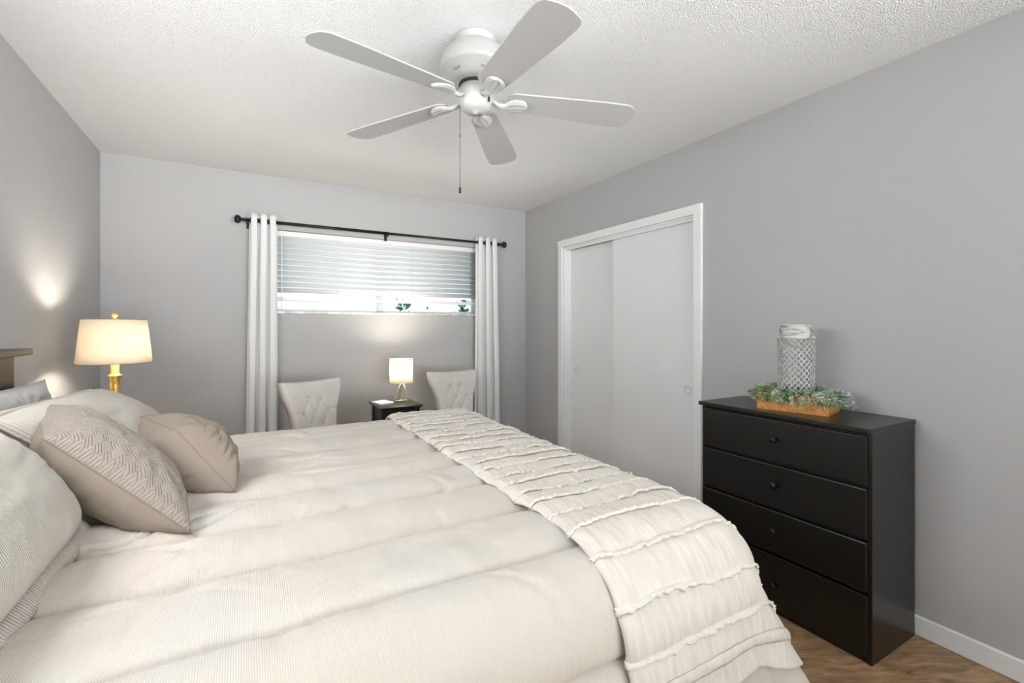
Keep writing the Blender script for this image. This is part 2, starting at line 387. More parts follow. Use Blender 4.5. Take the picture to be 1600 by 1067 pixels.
# wall behind the camera with an added big window for the fill light
FX0, FX1, FZ0, FZ1 = -.7, 2.3, .35, 2.25
bm = bmesh.new()
box(bm, XL, FX0, YF-.15, YF, 0, H); box(bm, FX1, XR, YF-.15, YF, 0, H); box(bm, FX0, FX1, YF-.15, YF, 0, FZ0); box(bm, FX0, FX1, YF-.15, YF, FZ1, H)
struct(build('wall_front', bm, M['wall']), 'grey wall behind the photographer')
bm = bmesh.new()
for a in ((FX0, FX1, FZ0, FZ0+.05), (FX0, FX1, FZ1-.05, FZ1), (FX0, FX0+.05, FZ0, FZ1), (FX1-.05, FX1, FZ0, FZ1), (.72, .78, FZ0, FZ1)):
    box(bm, a[0], a[1], YF-.12, YF-.06, a[2], a[3])
wf = struct(build('added_window_2', bm, M['white_paint']), 'added window behind the photographer, out of view')
bx('pane', M['glass'], wf, FX0+.04, FX1-.04, YF-.095, YF-.09, FZ0+.04, FZ1-.04)
# baseboards
def baseboard(name, x0, x1, y0, y1):
    bm = bmesh.new(); box(bm, x0, x1, y0, y1, 0, .083, bev=.005)
    return struct(build(name, bm, M['white_paint']), 'white baseboard')
baseboard('baseboard_right', XR-.014, XR+.002, YF, CY0-.055)
baseboard('baseboard_right.001', XR-.014, XR+.002, CY1+.055, YB)
baseboard('baseboard_back', XL, XR-.014, YB-.014, YB+.002)
baseboard('baseboard_left', XL-.002, XL+.014, YF, YB-.014)
# closet casing, jamb, two sliding doors
bm = bmesh.new(); cw = .06
box(bm, XR-.018, XR+.002, CY0-cw, CY0, 0, CZ+cw, bev=.004); box(bm, XR-.018, XR+.002, CY1, CY1+cw, 0, CZ+cw, bev=.004)
box(bm, XR-.020, XR+.002, CY0-cw-.002, CY1+cw+.002, CZ, CZ+cw+.001, bev=.004)
struct(build('trim_1', bm, M['white_paint']), 'white closet casing')
bm = bmesh.new()
box(bm, XR, XR+.13, CY0-.002, CY0+.012, 0, CZ); box(bm, XR, XR+.13, CY1-.012, CY1+.002, 0, CZ); box(bm, XR, XR+.13, CY0, CY1, CZ-.012, CZ+.002)
box(bm, XR+.012, XR+.03, CY0, CY1, CZ-.03, CZ)
struct(build('trim_2', bm, M['white_paint']), 'white closet jamb and track cover')
def slide_door(name, x, y0, y1, py, pz):
    bm = bmesh.new(); box(bm, x, x+.03, y0, y1, .012, CZ-.022, bev=.0015)
    d = struct(build(name, bm, M['door_paint']), 'white flat sliding closet door')
    bm = bmesh.new()
    lathe(bm, [(.0, .004), (.021, .004), (.024, -.003), (.029, -.004), (.031, .0), (.031, .003), (0, .006)], 32)
    for v in bm.verts: v.co = Vector((x+v.co.z, py+v.co.x, pz+v.co.y))
    p = build('finger_pull', bm, M['pull_cup'], d, True); p['label'] = 'round recessed finger pull'
slide_door('door_1', XR+.034, CY0+.012, 2.775, 2.068, .874)
slide_door('door_2', XR+.075, 2.72, CY1-.012, 3.29, .90)

# ------------------------------------------------------------------ far window: frame, panes, sill
YW = YB+.125
bm = bmesh.new()
for a in ((WX0, WX1, WZ0, WZ0+.012), (WX0, WX1, WZ1-.04, WZ1), (WX0, WX0+.04, WZ0, WZ1), (WX1-.05, WX1, WZ0, WZ1), (.995, 1.045, WZ0, WZ1)):
    box(bm, a[0], a[1], YW, YW+.05, a[2], a[3], bev=.003)
wn = struct(build('window_1', bm, M['white_paint']), 'white framed window over the small table')
bm = bmesh.new(); box(bm, 1.045, WX1-.05, YW+.012, YW+.03, WZ0+.012, WZ0+.018); box(bm, 1.045, WX1-.05, YW+.012, YW+.03, 1.985, 1.995)
build('sash_frame', bm, M['white_paint'], wn)
bx('pane', M['glass'], wn, 1.04, WX1-.045, YW+.02, YW+.024, WZ0+.01, WZ1-.03)
p = bx('pane', M['frosted'], wn, WX0+.03, 1.0, YW+.026, YW+.030, WZ0+.01, 1.52); p['label'] = 'frosted white lower pane on the left'
bx('pane', M['glass'], wn, WX0+.03, 1.0, YW+.026, YW+.030, 1.52, WZ1-.03)
bm = bmesh.new(); box(bm, WX0, WX1, YB-.012, YW+.01, WZ0-.02, WZ0, bev=.003)
s_ = build('window_sill', bm, M['marble'], wn); s_['label'] = 'speckled marble sill'

# ------------------------------------------------------------------ blinds
bl = empty('window_blinds', (0, 0, 0)); tag(bl, 'white slatted horizontal blinds lowered over the window above the small table', 'blinds')
YS = YB+.06
bx('headrail', M['white_paint'], bl, WX0+.01, WX1-.01, YS-.028, YS+.028, 1.992, 2.032, bev=.002)
z = 1.972
ang = math.radians(-47)
zs = []
while z > 1.55:
    zs.append(z); z -= .0445
for z in zs:
    def fn(u, v, z=z):
        wv_ = (v-.5)*.050; crown = .003*(1-(2*v-1)**2)
        y = wv_*math.cos(ang)-crown*math.sin(ang); zz = wv_*math.sin(ang)+crown*math.cos(ang)
        return Vector((WX0+.012+u*(WX1-WX0-.024), YS+y, z+zz))
    grid('slat', 2, 6, fn, M['slat'], bl, solid=.0022, offset=0)
bx('bottom_rail', M['white_paint'], bl, WX0+.012, WX1-.012, YS-.012, YS+.012, 1.488, 1.516, bev=.003)
for x in (.29, .66, .955, 1.28, 1.60, 1.83):
    bm = bmesh.new()
    for dy in (-.024, .024): tube(bm, [(x, YS+dy, 1.51), (x, YS+dy, 2.0)], .0011, 6)
    for zz in zs: tube(bm, [(x, YS-.024, zz-.0), (x, YS+.024, zz-.0)], .0008, 5)
    build('ladder_cord', bm, M['paper'], bl)
bm = bmesh.new(); tube(bm, [(.235, YS-.045, 1.985), (.235, YS-.062, 1.39)], .0042, 6); lathe(bm, [(.0, 1.375), (.006, 1.378), (.006, 1.395), (.004, 1.40)], 10, .235, YS-.0625)
build('tilt_wand', bm, M['white_paint'], bl)

# ------------------------------------------------------------------ outside: shrubs and ground
struct(bx('floor_outside', M['ground'], None, -4, 8, 4.3, 16, -.3, -.2), 'ground outside the window')
def shrub(x, y, zb, h, wd, n, label):
    bm = bmesh.new()
    for k in range(n):
        a = random.random()*2*PI; r = (random.random()**.5)*wd; zz = zb+random.random()*h*(1-.4*(r/wd))
        c = Vector((x+r*math.cos(a), y+r*math.sin(a)*.5, zz)); d = Vector((random.gauss(0, 1), random.gauss(0, 1), random.gauss(.4, 1))).normalized()
        s = d.cross(Vector((random.gauss(0, 1), random.gauss(0, 1), random.gauss(0, 1)))).normalized()
        L_ = random.uniform(.09, .2)
        vs = [bm.verts.new(c), bm.verts.new(c+d*L_*.5+s*L_*.2), bm.verts.new(c+d*L_), bm.verts.new(c+d*L_*.5-s*L_*.2)]
        bm.faces.new(vs)
    o = build('garden_shrub', bm, M['outdoor_leaf'], recalc=False); 
    bmt = bmesh.new(); tube(bmt, [(x, y, -.2), (x+.03, y, zb+h*.5)], .04, 8); build('stem', bmt, M['outdoor_leaf'], o)
    return tag(o, label, 'shrub', 'shrubs outside the window')
shrub(2.35, 8.0, .1, 1.72, .27, 1100, 'dark green shrub seen at the left of the gap under the blinds')
shrub(2.95, 8.3, .1, 1.62, .27, 800, 'dark green shrub seen in the middle of the gap under the blinds')
shrub(3.60, 8.1, .1, 1.78, .31, 1100, 'dark green shrub seen at the right of the gap under the blinds')

# ------------------------------------------------------------------ curtain rod and curtains
YR, ZR = YB-.085, 2.068
rod = empty('curtain_rod', (1.04, YR, ZR)); tag(rod, 'thin black curtain rod with knob finials above the window', 'curtain rod')
def rp(name, bm, sm=True):
    for v in bm.verts: v.co -= Vector((1.04, YR, ZR))
    return build(name, bm, M['black_metal'], rod, sm)
bm = bmesh.new(); tube(bm, [(-.005, YR, ZR), (1.03, YR, ZR)], .0125, 14); rp('pole', bm)
bm = bmesh.new(); tube(bm, [(1.02, YR, ZR), (2.095, YR, ZR)], .0105, 14); lathe(bm, [(.0, 0), (.015, 0), (.015, .016), (0, .016)], 16)
for v in bm.verts:
    if abs(v.co.x) < .02 and abs(v.co.z) < .02 and abs(v.co.y) < .02: v.co = Vector((1.022+v.co.z, YR+v.co.x, ZR+v.co.y))
rp('pole', bm)
for x, sgn in ((.0, -1), (2.09, 1)):
    bm = bmesh.new()
    prof = [(0, -.002), (.014, 0), (.014, .012), (.009, .016), (.013, .022), (.014, .026), (.009, .031), (.011, .036), (.024, .044), (.031, .055), (.031, .066), (.024, .076), (.010, .081), (0, .082)]
    lathe(bm, prof, 24)
    for v in bm.verts: v.co = Vector((x+sgn*v.co.z, YR+v.co.x, ZR+v.co.y))
    f_ = rp('finial', bm)
for x in (.008, 1.035, 2.075):
    bm = bmesh.new(); box(bm, x-.006, x+.006, YR-.008, YB+.001, ZR-.024, ZR-.012, bev=.001); box(bm, x-.012, x+.012, YB-.004, YB+.001, ZR-.05, ZR+.02)
    box(bm, x-.006, x+.006, YR-.013, YR+.013, ZR-.016, ZR-.009)
    rp('bracket', bm, False)
def curtain(name, x0, x1, xb0, xb1, folds, label, seed):
    e = empty(name, ((x0+x1)/2, YR, 0)); tag(e, label, 'curtain', 'white curtains on the black rod')
    ox, oy = (x0+x1)/2, YR
    zt = ZR+.052
    def pos(u, v):
        z_ = zt*v + .012*(1-v)
        x = (xb0+(xb1-xb0)*u)*(1-v)+(x0+(x1-x0)*u)*v
        ph = 2*PI*folds*u
        amp = .028*(.8+.25*noise.noise((u*3, v*2, seed)))
        y = YR + amp*math.cos(ph)
        x += .013*math.sin(2*ph)*(1 if 1 else 0) + .006*noise.noise((u*5, v*3, seed+3))
        z_ += -.004*abs(math.sin(ph))*v
        return Vector((x-ox, y-oy, z_))
    c = grid('fabric', folds*26, 60, pos, M['curtain'], e, uv=lambda u, v: (u*1.3, v*2.1), solid=.0016)
    # steel grommets where the cloth crosses the rod
    for k in range(folds*2):
        u = (k+.5)/(folds*2)
        p0 = pos(u, (ZR-.012)/(zt-.012)); d = (pos(min(1, u+.004), .97)-pos(max(0, u-.004), .97)).normalized()
        n_ = Vector((d.y, -d.x, 0)).normalized()
        bmg = bmesh.new(); cc = Vector((p0.x, 0, ZR))
        ring = [cc+.021*(d*math.cos(2*PI*q/20)+Vector((0, 0, 1))*math.sin(2*PI*q/20)) for q in range(20)]
        tube(bmg, ring, .0032, 6, closed=True); build('grommet', bmg, M['black_metal'], e, True)
    return e
curtain('curtain', .015, .20, -.015, .205, 3, 'white sheer curtain gathered at the left end of the rod, nearest the bedside lamp', 1.0)
curtain('curtain', 1.86, 2.075, 1.845, 2.125, 3, 'white sheer curtain gathered at the right end of the rod, nearest the closet', 7.0)

# ------------------------------------------------------------------ ceiling fan
FX, FY = .798, 1.707
fan = empty('ceiling_fan', (FX, FY, H)); tag(fan, 'white five-blade ceiling fan with a pull chain mounted on the popcorn ceiling', 'ceiling fan')
def fp(name, prof, m=M['fan_white'], n=64, parent=fan):
    bm = bmesh.new(); lathe(bm, [(r, z-H) for r, z in prof], n); return build(name, bm, m, parent, True)
fp('canopy', [(.0, 2.4405), (.078, 2.4405), (.081, 2.436), (.080, 2.428), (.078, 2.424), (.076, 2.412), (.075, 2.405), (.077, 2.402), (0, 2.401)])
mh = fp('motor_housing', [(.0, 2.410), (.080, 2.4095), (.088, 2.405), (.099, 2.396), (.102, 2.393), (.118, 2.377), (.131, 2.358), (.139, 2.337), (.142, 2.318), (.141, 2.308), (.134, 2.300), (.121, 2.290), (.110, 2.276), (.100, 2.263), (.090, 2.2565), (0, 2.255)])
for k in range(6):
    a = math.radians(25+60*k); bm = bmesh.new(); lathe(bm, [(0, -.002), (1, -.002), (1, .002), (0, .002)], 20)
    for v in bm.verts:
        q = Vector((.018*v.co.x, .006*v.co.y, v.co.z)); 
        ra = .1115; v.co = Vector((math.cos(a)*(ra+q.z)-math.sin(a)*q.x, math.sin(a)*(ra+q.z)+math.cos(a)*q.x, 2.279-H+q.y))
    build('vent_slot', bm, M['vent'], mh)
fp('rotor_ring', [(.0, 2.256), (.066, 2.256), (.067, 2.250), (.065, 2.244), (0, 2.244)], M['dark_gap'])
sh = fp('switch_housing', [(.0, 2.246), (.062, 2.246), (.063, 2.240), (.063, 2.230), (.070, 2.228), (.071, 2.222), (.070, 2.204), (.066, 2.184), (.059, 2.166), (.053, 2.155), (.049, 2.152), (.042, 2.147), (.012, 2.145), (.010, 2.140), (.0, 2.139)])
bm = bmesh.new()
for dz in (.0, -.013, -.021): box(bm, -.0035, .0035, -.0715, -.0685, 2.217+dz-H-.0015, 2.188+dz-H+.004)
for v in bm.verts: v.co = Matrix.Rotation(math.radians(25), 3, 'Z') @ v.co
build('switch', bm, M['dark_gap'], sh)
for kk in (-55, -20, 25):
    pass
bladepar = []
for k in range(5):
    a = math.radians(-20.8+72*k); ca, sa = math.cos(a), math.sin(a); pitch = math.radians(9.5)
    def W(r, w_, dz, ca=ca, sa=sa):      # r along blade, w_ across, dz above the blade plane
        rw = w_*math.cos(pitch); z_ = -w_*math.sin(pitch)+dz
        return Vector((ca*r-sa*rw, sa*r+ca*rw, 2.192-H-.026*(r-.13)/.5+z_))
    # blade outline
    r0, r1 = .130, .650
    out = []
    def half(r):
        t = (r-r0)/(r1-r0); hw = .054+.021*min(1, t*1.35)
        ri = .032
        if r < r0+ri: hw *= (1-(1-(r-r0)/ri)**2)**.5*.55+.45 if r > r0 else .45
        re = .045
        if r > r1-re: hw = (hw-.028)+ .028*math.sqrt(max(0, 1-((r-(r1-re))/re)**2))
        return hw
    rs = [r0+i*.004 for i in range(9)]+[r0+.04+i*(r1-.045-r0-.04)/10 for i in range(11)]+[r1-.045+.045*math.sin(PI/2*i/10) for i in range(1, 11)]
    bm = bmesh.new(); rows = []
    for r in rs:
        hw = half(r); rows.append([bm.verts.new(W(r + (.012*(1-(w_/hw)**2) if r > r1-.03 else 0), w_, .003+s)) for s in (0, .006) for w_ in (-hw, -hw*.5, 0, hw*.5, hw)])
    for A, B in zip(rows, rows[1:]):
        for i in range(4):
            bm.faces.new((A[i], A[i+1], B[i+1], B[i])); bm.faces.new((A[5+i], B[5+i], B[6+i], A[6+i]))
        bm.faces.new((A[0], B[0], B[5], A[5])); bm.faces.new((A[4], A[9], B[9], B[4]))
    for R_ in (rows[0], rows[-1]):
        for i in range(4): bm.faces.new((R_[i], R_[i+1], R_[6+i], R_[5+i]))
    build('blade', bm, M['blade'], fan)
    # scrolled leaf bracket under the blade root
    bm = bmesh.new(); rows = []
    K = 22
    for i in range(K+1):
        t = i/K; r = .054+t*.159
        neck = .011+.004*math.sin(t*5)
        leaf = .040*math.sqrt(max(0, 1-((r-.165)/.048)**2)) if abs(r-.165) < .048 else 0
        hw = max(neck if t < .62 else 0.002, leaf)
        drop = .018*math.exp(-((t-.25)/.22)**2)
        sweep = .012*math.sin(t*PI)
        zt_ = .036*(1-t)**2*(1 if t < .5 else .6)
        row = []
        for j in range(13):
            q = (j/12*2-1); rid = .0022*math.cos(q*PI*3.5)*(1 if hw > .015 else .4)
            row.append(bm.verts.new(W(r, q*hw+sweep, zt_*.6-drop-.005-(.008*math.sqrt(max(0, 1-q*q))+rid))))
        row2 = [bm.verts.new(W(r, (j/12*2-1)*hw+sweep, zt_*.6-drop+.0005)) for j in (12, 0)]
        rows.append(row+row2)
    for A, B in zip(rows, rows[1:]):
        for j in range(15): bm.faces.new((A[j], A[(j+1) % 15], B[(j+1) % 15], B[j]))
    bm.faces.new(rows[0]); bm.faces.new(rows[-1][::-1])
    build('blade_bracket', bm, M['fan_white'], fan, True)
# pull chain
ca_ = math.radians(168); px_, py_ = -.046, .030
bm = bmesh.new(); tube(bm, [(px_+.006, py_, 2.190-H), (px_-.006, py_, 2.188-H), (px_-.008, py_, 2.180-H)], .003, 8)
z = 2.18
tube(bm, [(px_-.008, py_, 2.182-H), (px_-.008, py_, 1.845-H)], .0013, 6)
while z > 1.845:
    bmesh.ops.create_icosphere(bm, subdivisions=1, radius=.0021, matrix=Matrix.Translation((px_-.008, py_, z-H))); z -= .0062
bmesh.ops.create_icosphere(bm, subdivisions=2, radius=.004, matrix=Matrix.Translation((px_-.008, py_, 2.052-H)))
ch_ = build('pull_chain', bm, M['chain'], fan, True)
bm = bmesh.new(); lathe(bm, [(0, 1.847-H), (.0032, 1.845-H), (.0045, 1.841-H), (.0045, 1.823-H), (0, 1.821-H)], 12, px_-.008, py_); build('chain_weight', bm, M['black_metal'], ch_, True)

# ------------------------------------------------------------------ bed: frame, mattress
BY0, BY1 = .93, 2.80
bed = empty('bed', (.2, 1.86, 0)); tag(bed, 'wide bed with an espresso plank headboard against the left wall', 'bed')
def bp_(name, m, *a, bev=.004):
    o = bx(name, m, bed, *a, bev=bev)
    for v in o.data.vertices: v.co -= Vector((.2, 1.86, 0))
    return o
hb = bp_('headboard', M['espresso'], XL+.012, -.792, .98, 2.525, .25, 1.175)
for y in [1.03+.205*k for k in range(9)]:
    pass
for k in range(8):
    y0 = .99+k*.192; o = bx('plank', M['espresso'], hb, -.79-.2, -.782-.2, y0+.003-1.86, y0+.185-1.86, .55, 1.172, bev=.003)
o = bx('cap_rail', M['espresso'], hb, XL+.004-.2, -.745-.2, 0.95-1.86, 2.575-1.86, 1.175, 1.200, bev=.004)
for y in (1.005, 2.50): bp_('post', M['espresso'], XL+.012, -.785, y-.025, y+.025, 0, 1.17)
bp_('box_spring', M['mattress'], -.76, 1.18, BY0+.06, BY1-.04, .16, .40, bev=.03)
bp_('mattress', M['mattress'], -.76, 1.18, BY0+.06, BY1-.04, .40, .665, bev=.05)
bp_('side_rail', M['espresso'], -.79, 1.19, BY0+.07, BY0+.10, .10, .22); bp_('side_rail', M['espresso'], -.79, 1.19, BY1-.08, BY1-.05, .10, .22)
for x in (-.5, 1.12):
    for y in (BY0+.12, BY1-.12): bp_('leg', M['espresso'], x-.03, x+.03, y-.03, y+.03, 0, .16)

# ------------------------------------------------------------------ comforter surface
SX0, SX1 = -.765, 1.16         # top in X
TY0, TY1 = 1.00, 2.79          # top in Y
ZT = .70
def side(d, a, b, fl):
    Lq = PI/2*math.sqrt((a*a+b*b)/2)
    if d < Lq:
        p = d/Lq*PI/2; return a*math.sin(p), b*(1-math.cos(p))
    e = d-Lq; return a+fl*e, b+e*math.sqrt(1-fl*fl)
def base(s, t):
    ds = max(0, s-SX1); dn = max(0, TY0-t); df = max(0, t-TY1)
    dy = dn if dn > 0 else df
    d = math.hypot(ds, dy)
    x = min(s, SX1); y = min(max(t, TY0), TY1)
    if d < 1e-9: return Vector((x, y, ZT))
    cx_, cy_ = ds/d, dy/d
    if dn > 0: A, B, FL = .17, .17, .26
    else: A, B, FL = .085, .11, .02
    wx = cx_*cx_
    a = A*(1-wx)+.12*wx; b = B*(1-wx)+.15*wx; fl = FL*(1-wx)+.12*wx
    if dn > 0 and ds > 0: fl += .30*math.sin(2*math.atan2(ds, dn))
    h, v = side(d, a, b, fl)
    # hanging folds grow downwards
    hang = smoothstep(.18, .6, v)
    h += hang*.028*math.sin((s*1.0+t*.9)*17+1.2*math.sin(s*5))*(1 if dn > 0 or ds > 0 else .25)
    return Vector((x+cx_*h, y+(-cy_ if dn > 0 else cy_)*h, max(.05, ZT-v)))
def normal(s, t, f=base, e=.004):
    n_ = (f(s+e, t)-f(s-e, t)).cross(f(s, t+e)-f(s, t-e))
    return n_.normalized() if n_.length > 1e-12 else Vector((0, 0, 1))
SEAM = .259
def puff(s, t):
    q = (t-.985)/SEAM; ph = abs(math.sin(PI*q))
    p = .042*ph**.30
    nz = noise.noise((s*2.1, t*5, 0.3))*.006+noise.noise((s*9, t*14, 1.7))*.0032
    # drawn creases near the seams
    edge = 1-ph
    wr = noise.noise((s*26+3*noise.noise((s*3, t*3, 5)), t*11, 4.1))*.0036*(.35+edge)
    w2 = max(0, noise.noise((s*4.5+t*5, t*4-s*6, 9.2))-.12)*.016
    # long thin pressed creases
    c = 0
    for kx, ky, sd_ in ((3.1, 5.5, 11.0), (-4.2, 6.5, 23.0), (1.4, 9.0, 31.0)):
        v_ = abs(noise.noise((s*2.2+t*kx*.35, t*ky*.6-s*.9*kx*.3, sd_)))
        msk = max(0, noise.noise((s*2.3, t*2.9, sd_+5)))
        c += max(0, 1-v_/.04)*msk*.020
    return p+nz+wr-w2-c
def comf(s, t):
    return base(s, t)+normal(s, t)*puff(s, t)
S_A, S_B, T_A, T_B = SX0, SX1+.62, TY0-.62, TY1+.55
NU, NV = 210, 640
comforter = grid('comforter', NU, NV, lambda u, v: comf(S_A+(S_B-S_A)*u, T_A+(T_B-T_A)*v), M['comforter'], None,
                 uv=lambda u, v: (S_A+(S_B-S_A)*u, T_A+(T_B-T_A)*v), solid=.012, offset=-1)
tag(comforter, 'puffy cream comforter with wide channel quilting spread over the bed', 'comforter')

# ------------------------------------------------------------------ throw blanket with ruffles
TS0, TS1 = .735, SX1+.30
TT0, TT1 = .635, TY1+.30
RUF = .0935
def tw(s, t, off=0.0):
    """throw surface above the comforter"""
    n_ = normal(s, t, base, .02)
    q = ((t-TT0)/RUF) % 1.0
    tier = .007*math.sin(PI*q)**.7+.004*(1-q)
    # the rolled folded edge along the comforter side
    e = (s-TS0)/.03
    roll = -.016*(1-min(1, e))**2 if e < 1 else 0
    nz = noise.noise((s*6, t*9, 12))*.007+noise.noise((s*30, t*12, 3))*.0028
    under = .037+noise.noise((s*2.1, t*7, .3))*.004
    lift = .014
    return base(s, t)+n_*(under+lift+tier+roll+nz+off)
def tedge(t): return .010*noise.noise((t*5, 0, 2))
thr = grid('throw_blanket', 90, 420,
           lambda u, v: tw(TS0+tedge(TT0+(TT1-TT0)*v)+(TS1-TS0)*u, TT0+(TT1-TT0)*v + .0*u), M['throw'], None,
           uv=lambda u, v: (TS0+(TS1-TS0)*u, TT0+(TT1-TT0)*v), solid=.010, offset=-1)
tag(thr, 'cream ruffled throw blanket laid across the foot of the bed', 'blanket')
# folded under layer peeking out below the hem
def lower(u, v):
    s = TS0+.03+(TS1-TS0-.05)*u; t = TT0-.055+.16*v
    return base(s, t)+normal(s, t, base, .02)*(.052+.004*noise.noise((s*20, t*10, 8)))
lw = grid('under_layer', 60, 24, lower, M['throw'], thr, uv=lambda u, v: (u*.7, v*.2), solid=.006)
def hem(u, v):
    s = TS0+(TS1-TS0)*u; t = TT0+.028*v
    return tw(s, t, .003+.004*math.sin(PI*v))
grid('hem', 90, 4, hem, M['throw'], thr, uv=lambda u, v: (u*.7, v*.03), solid=.003)
k = 1
while TT0+k*RUF < TT1-.02:
    t0 = TT0+k*RUF; sd = k*3.7
    bm = bmesh.new(); rows = []
    nS = 260
    for i in range(nS+1):
        s = TS0+tedge(t0)-.002+(TS1-TS0)*i/nS
        tt = t0+.010*noise.noise((s*5, sd, 0))+.004*noise.noise((s*22, sd, 1))
        n_ = normal(s, tt, base, .02); P0 = tw(s, tt, -.001)
        fr = noise.noise((s*75, sd, 2)); fr2 = noise.noise((s*160, sd, 5))
        dt = Vector((0, -1, 0)); dt = (dt-n_*dt.dot(n_)).normalized()
        up = .0115+.006*fr; fw = .010+.008*noise.noise((s*60, sd, 9))
        rows.append([bm.verts.new(P0-dt*.004), bm.verts.new(P0+n_*up*.6+dt*fw*.3), bm.verts.new(P0+n_*(up+.002*fr2)+dt*(fw)),
                     bm.verts.new(P0+n_*(up*.35)+dt*(fw+.004+.003*fr2)), bm.verts.new(P0+n_*-.001+dt*.004)])
    for A, B in zip(rows, rows[1:]):
        for j in range(4): bm.faces.new((A[j], B[j], B[j+1], A[j+1]))
    build('ruffle', bm, M['ruffle'], thr, True, recalc=False)
    k += 1

# ------------------------------------------------------------------ pillows
def pillow(name, C, th, mats, label, cat, group=None, flange=0, n=56, pinch=.10, seed=0, wr=.006, exp=2.3, sag=0, asym=.5, fill=.5):
    """C: four corners near-bottom, far-bottom, far-top, near-top; bulges by th on both sides of the patch"""
    c00, c10, c11, c01 = [Vector(c) for c in C]
    ctr = (c00+c10+c11+c01)/4
    nrm = (c10-c00).cross(c01-c00).normalized()
    Wd, Hd = (c10-c00).length, (c01-c00).length
    o0 = Vector((ctr.x, ctr.y, min(c.z for c in (c00, c10, c11, c01))))
    def P(u, v, sgn):
        # edges bow inward between the corners
        uu, vv = 2*u-1, 2*v-1
        pu = 1-pinch*(1-vv*vv)*abs(uu)**2; pv = 1-pinch*(1-uu*uu)*abs(vv)**2
        a, b = (uu*pu+1)/2, (vv*pv+1)/2
        p = c00*(1-a)*(1-b)+c10*a*(1-b)+c11*a*b+c01*(1-a)*b
        f = (max(0, 1-abs(uu)**exp)*max(0, 1-abs(vv)**exp))**fill
        nz = noise.noise((u*3+seed, v*3, sgn*2.0))*.12
        rad = math.atan2(vv, uu); rr = max(abs(uu), abs(vv))
        crease = noise.noise((math.cos(rad)*7+seed, math.sin(rad)*7, rr*1.5))*wr*rr**2*(1 if f > 0 else 0)
        crease2 = noise.noise((u*11+seed, v*11, 3.3+sgn))*wr*.45
        k_ = (1-asym if sgn < 0 else asym)*2
        p = p+nrm*sgn*(th*k_*f*(1+nz)+(crease+crease2)*min(1, f*3))
        p.z -= sag*f
        return p
    bm = bmesh.new(); ul = bm.loops.layers.uv.new('UVMap')
    V = {}
    for sgn in (1, -1):
        for i in range(n+1):
            for j in range(n+1):
                bd = i in (0, n) or j in (0, n)
                if bd and sgn < 0: V[(-1, i, j)] = V[(1, i, j)]; continue
                V[(sgn, i, j)] = bm.verts.new(P(.5-.5*math.cos(PI*i/n)*1.0 if 0 else i/n, j/n, sgn)-o0)
    for sgn in (1, -1):
        for i in range(n):
            for j in range(n):
                q = [(i, j), (i+1, j), (i+1, j+1), (i, j+1)]
                if sgn < 0: q = q[::-1]
                f = bm.faces.new([V[(sgn, a, b)] for a, b in q]); f.material_index = 0 if sgn > 0 else min(1, len(mats)-1)
                for l, (a, b) in zip(f.loops, q): l[ul].uv = (a/n*Wd, b/n*Hd)
    ob = build(name, bm, None, None, True, mats=mats, recalc=False); ob.location = o0
    tag(ob, label, cat, group)
    # seam piping / flange
    def edge_pt(s):
        s = s % 4
        i = int(s); f = s-i
        u, v = ((f, 0), (1, f), (1-f, 1), (0, 1-f))[i]
        return P(u, v, 1)-o0
    if flange:
        K = 200
        bm = bmesh.new(); rows = []; ul = bm.loops.layers.uv.new('UVMap')
        cc = ctr-o0
        for q in range(K):
            s = 4*q/K; i = int(s); f = s-i
            u, v = ((f, 0), (1, f), (1-f, 1), (0, 1-f))[i]
            p = P(u, v, 1)-o0
            au, av = (c10-c00).normalized(), (c01-c00).normalized()
            du = (2*u-1); dv = (2*v-1)
            out_ = au*(du**9)+av*(dv**9)
            w_ = nrm*.006*noise.noise((s*3, seed, 1))
            rows.append([bm.verts.new(p-out_*.006), bm.verts.new(p+out_*flange*.5+w_), bm.verts.new(p+out_*flange+w_*1.7)])
        for q in range(K):
            A, B = rows[q], rows[(q+1) % K]
            for j in range(2):
                f = bm.faces.new((A[j], A[j+1], B[j+1], B[j]))
                for l, uvv in zip(f.loops, ((q, j), (q, j+1), (q+1, j+1), (q+1, j))): l[ul].uv = (uvv[0]*.01, uvv[1]*.02)
        fo = build('flange', bm, mats[0], ob, True, recalc=False); md = fo.modifiers.new('s', 'SOLIDIFY'); md.thickness = .004; md.offset = 0
    else:
        bm = bmesh.new(); tube(bm, [edge_pt(4*q/120) for q in range(120)], .0022, 6, closed=True); build('seam', bm, mats[-1], ob, True)
    return ob
pillow('sleeping_pillow', [(-.70, 1.86, .76), (-.68, 2.62, .76), (-.735, 2.66, 1.065), (-.735, 1.90, 1.09)], .055, [M['pillowcase']],
       'white pillow standing upright against the headboard behind the sham', 'pillow', flange=0, seed=2, pinch=.08, wr=.012)
pillow('pillow_sham', [(-.33, 1.90, .765), (-.30, 2.78, .775), (-.62, 2.84, .985), (-.62, 1.84, 1.03)], .115, [M['sham']],
       'large pale ribbed pillow sham on the far half of the bed, beside the gold lamp', 'pillow', 'pale ribbed pillow shams on the bed', flange=.016, seed=5, pinch=-.01, wr=.007, asym=.42, exp=2.8)
pillow('pillow_sham', [(-.385, .86, .758), (-.385, 1.64, .758), (-.61, 1.72, 1.03), (-.61, .86, 1.03)], .105, [M['sham']],
       'large pale ribbed pillow sham nearest the camera, cut by the left edge of the photo', 'pillow', 'pale ribbed pillow shams on the bed', flange=.040, seed=9, pinch=.02, wr=.006, asym=.55, exp=2.8)
pillow('throw_pillow', [(-.128, 1.51, .735), (-.26, 1.92, .75), (-.605, 2.07, 1.03), (-.475, 1.70, .992)], .108, [M['taupe_quilt'], M['taupe']],
       'large taupe throw pillow with quilted zigzag front leaning on the shams', 'pillow', 'taupe throw pillows on the bed', seed=14, pinch=.06, wr=.012, exp=2.6)
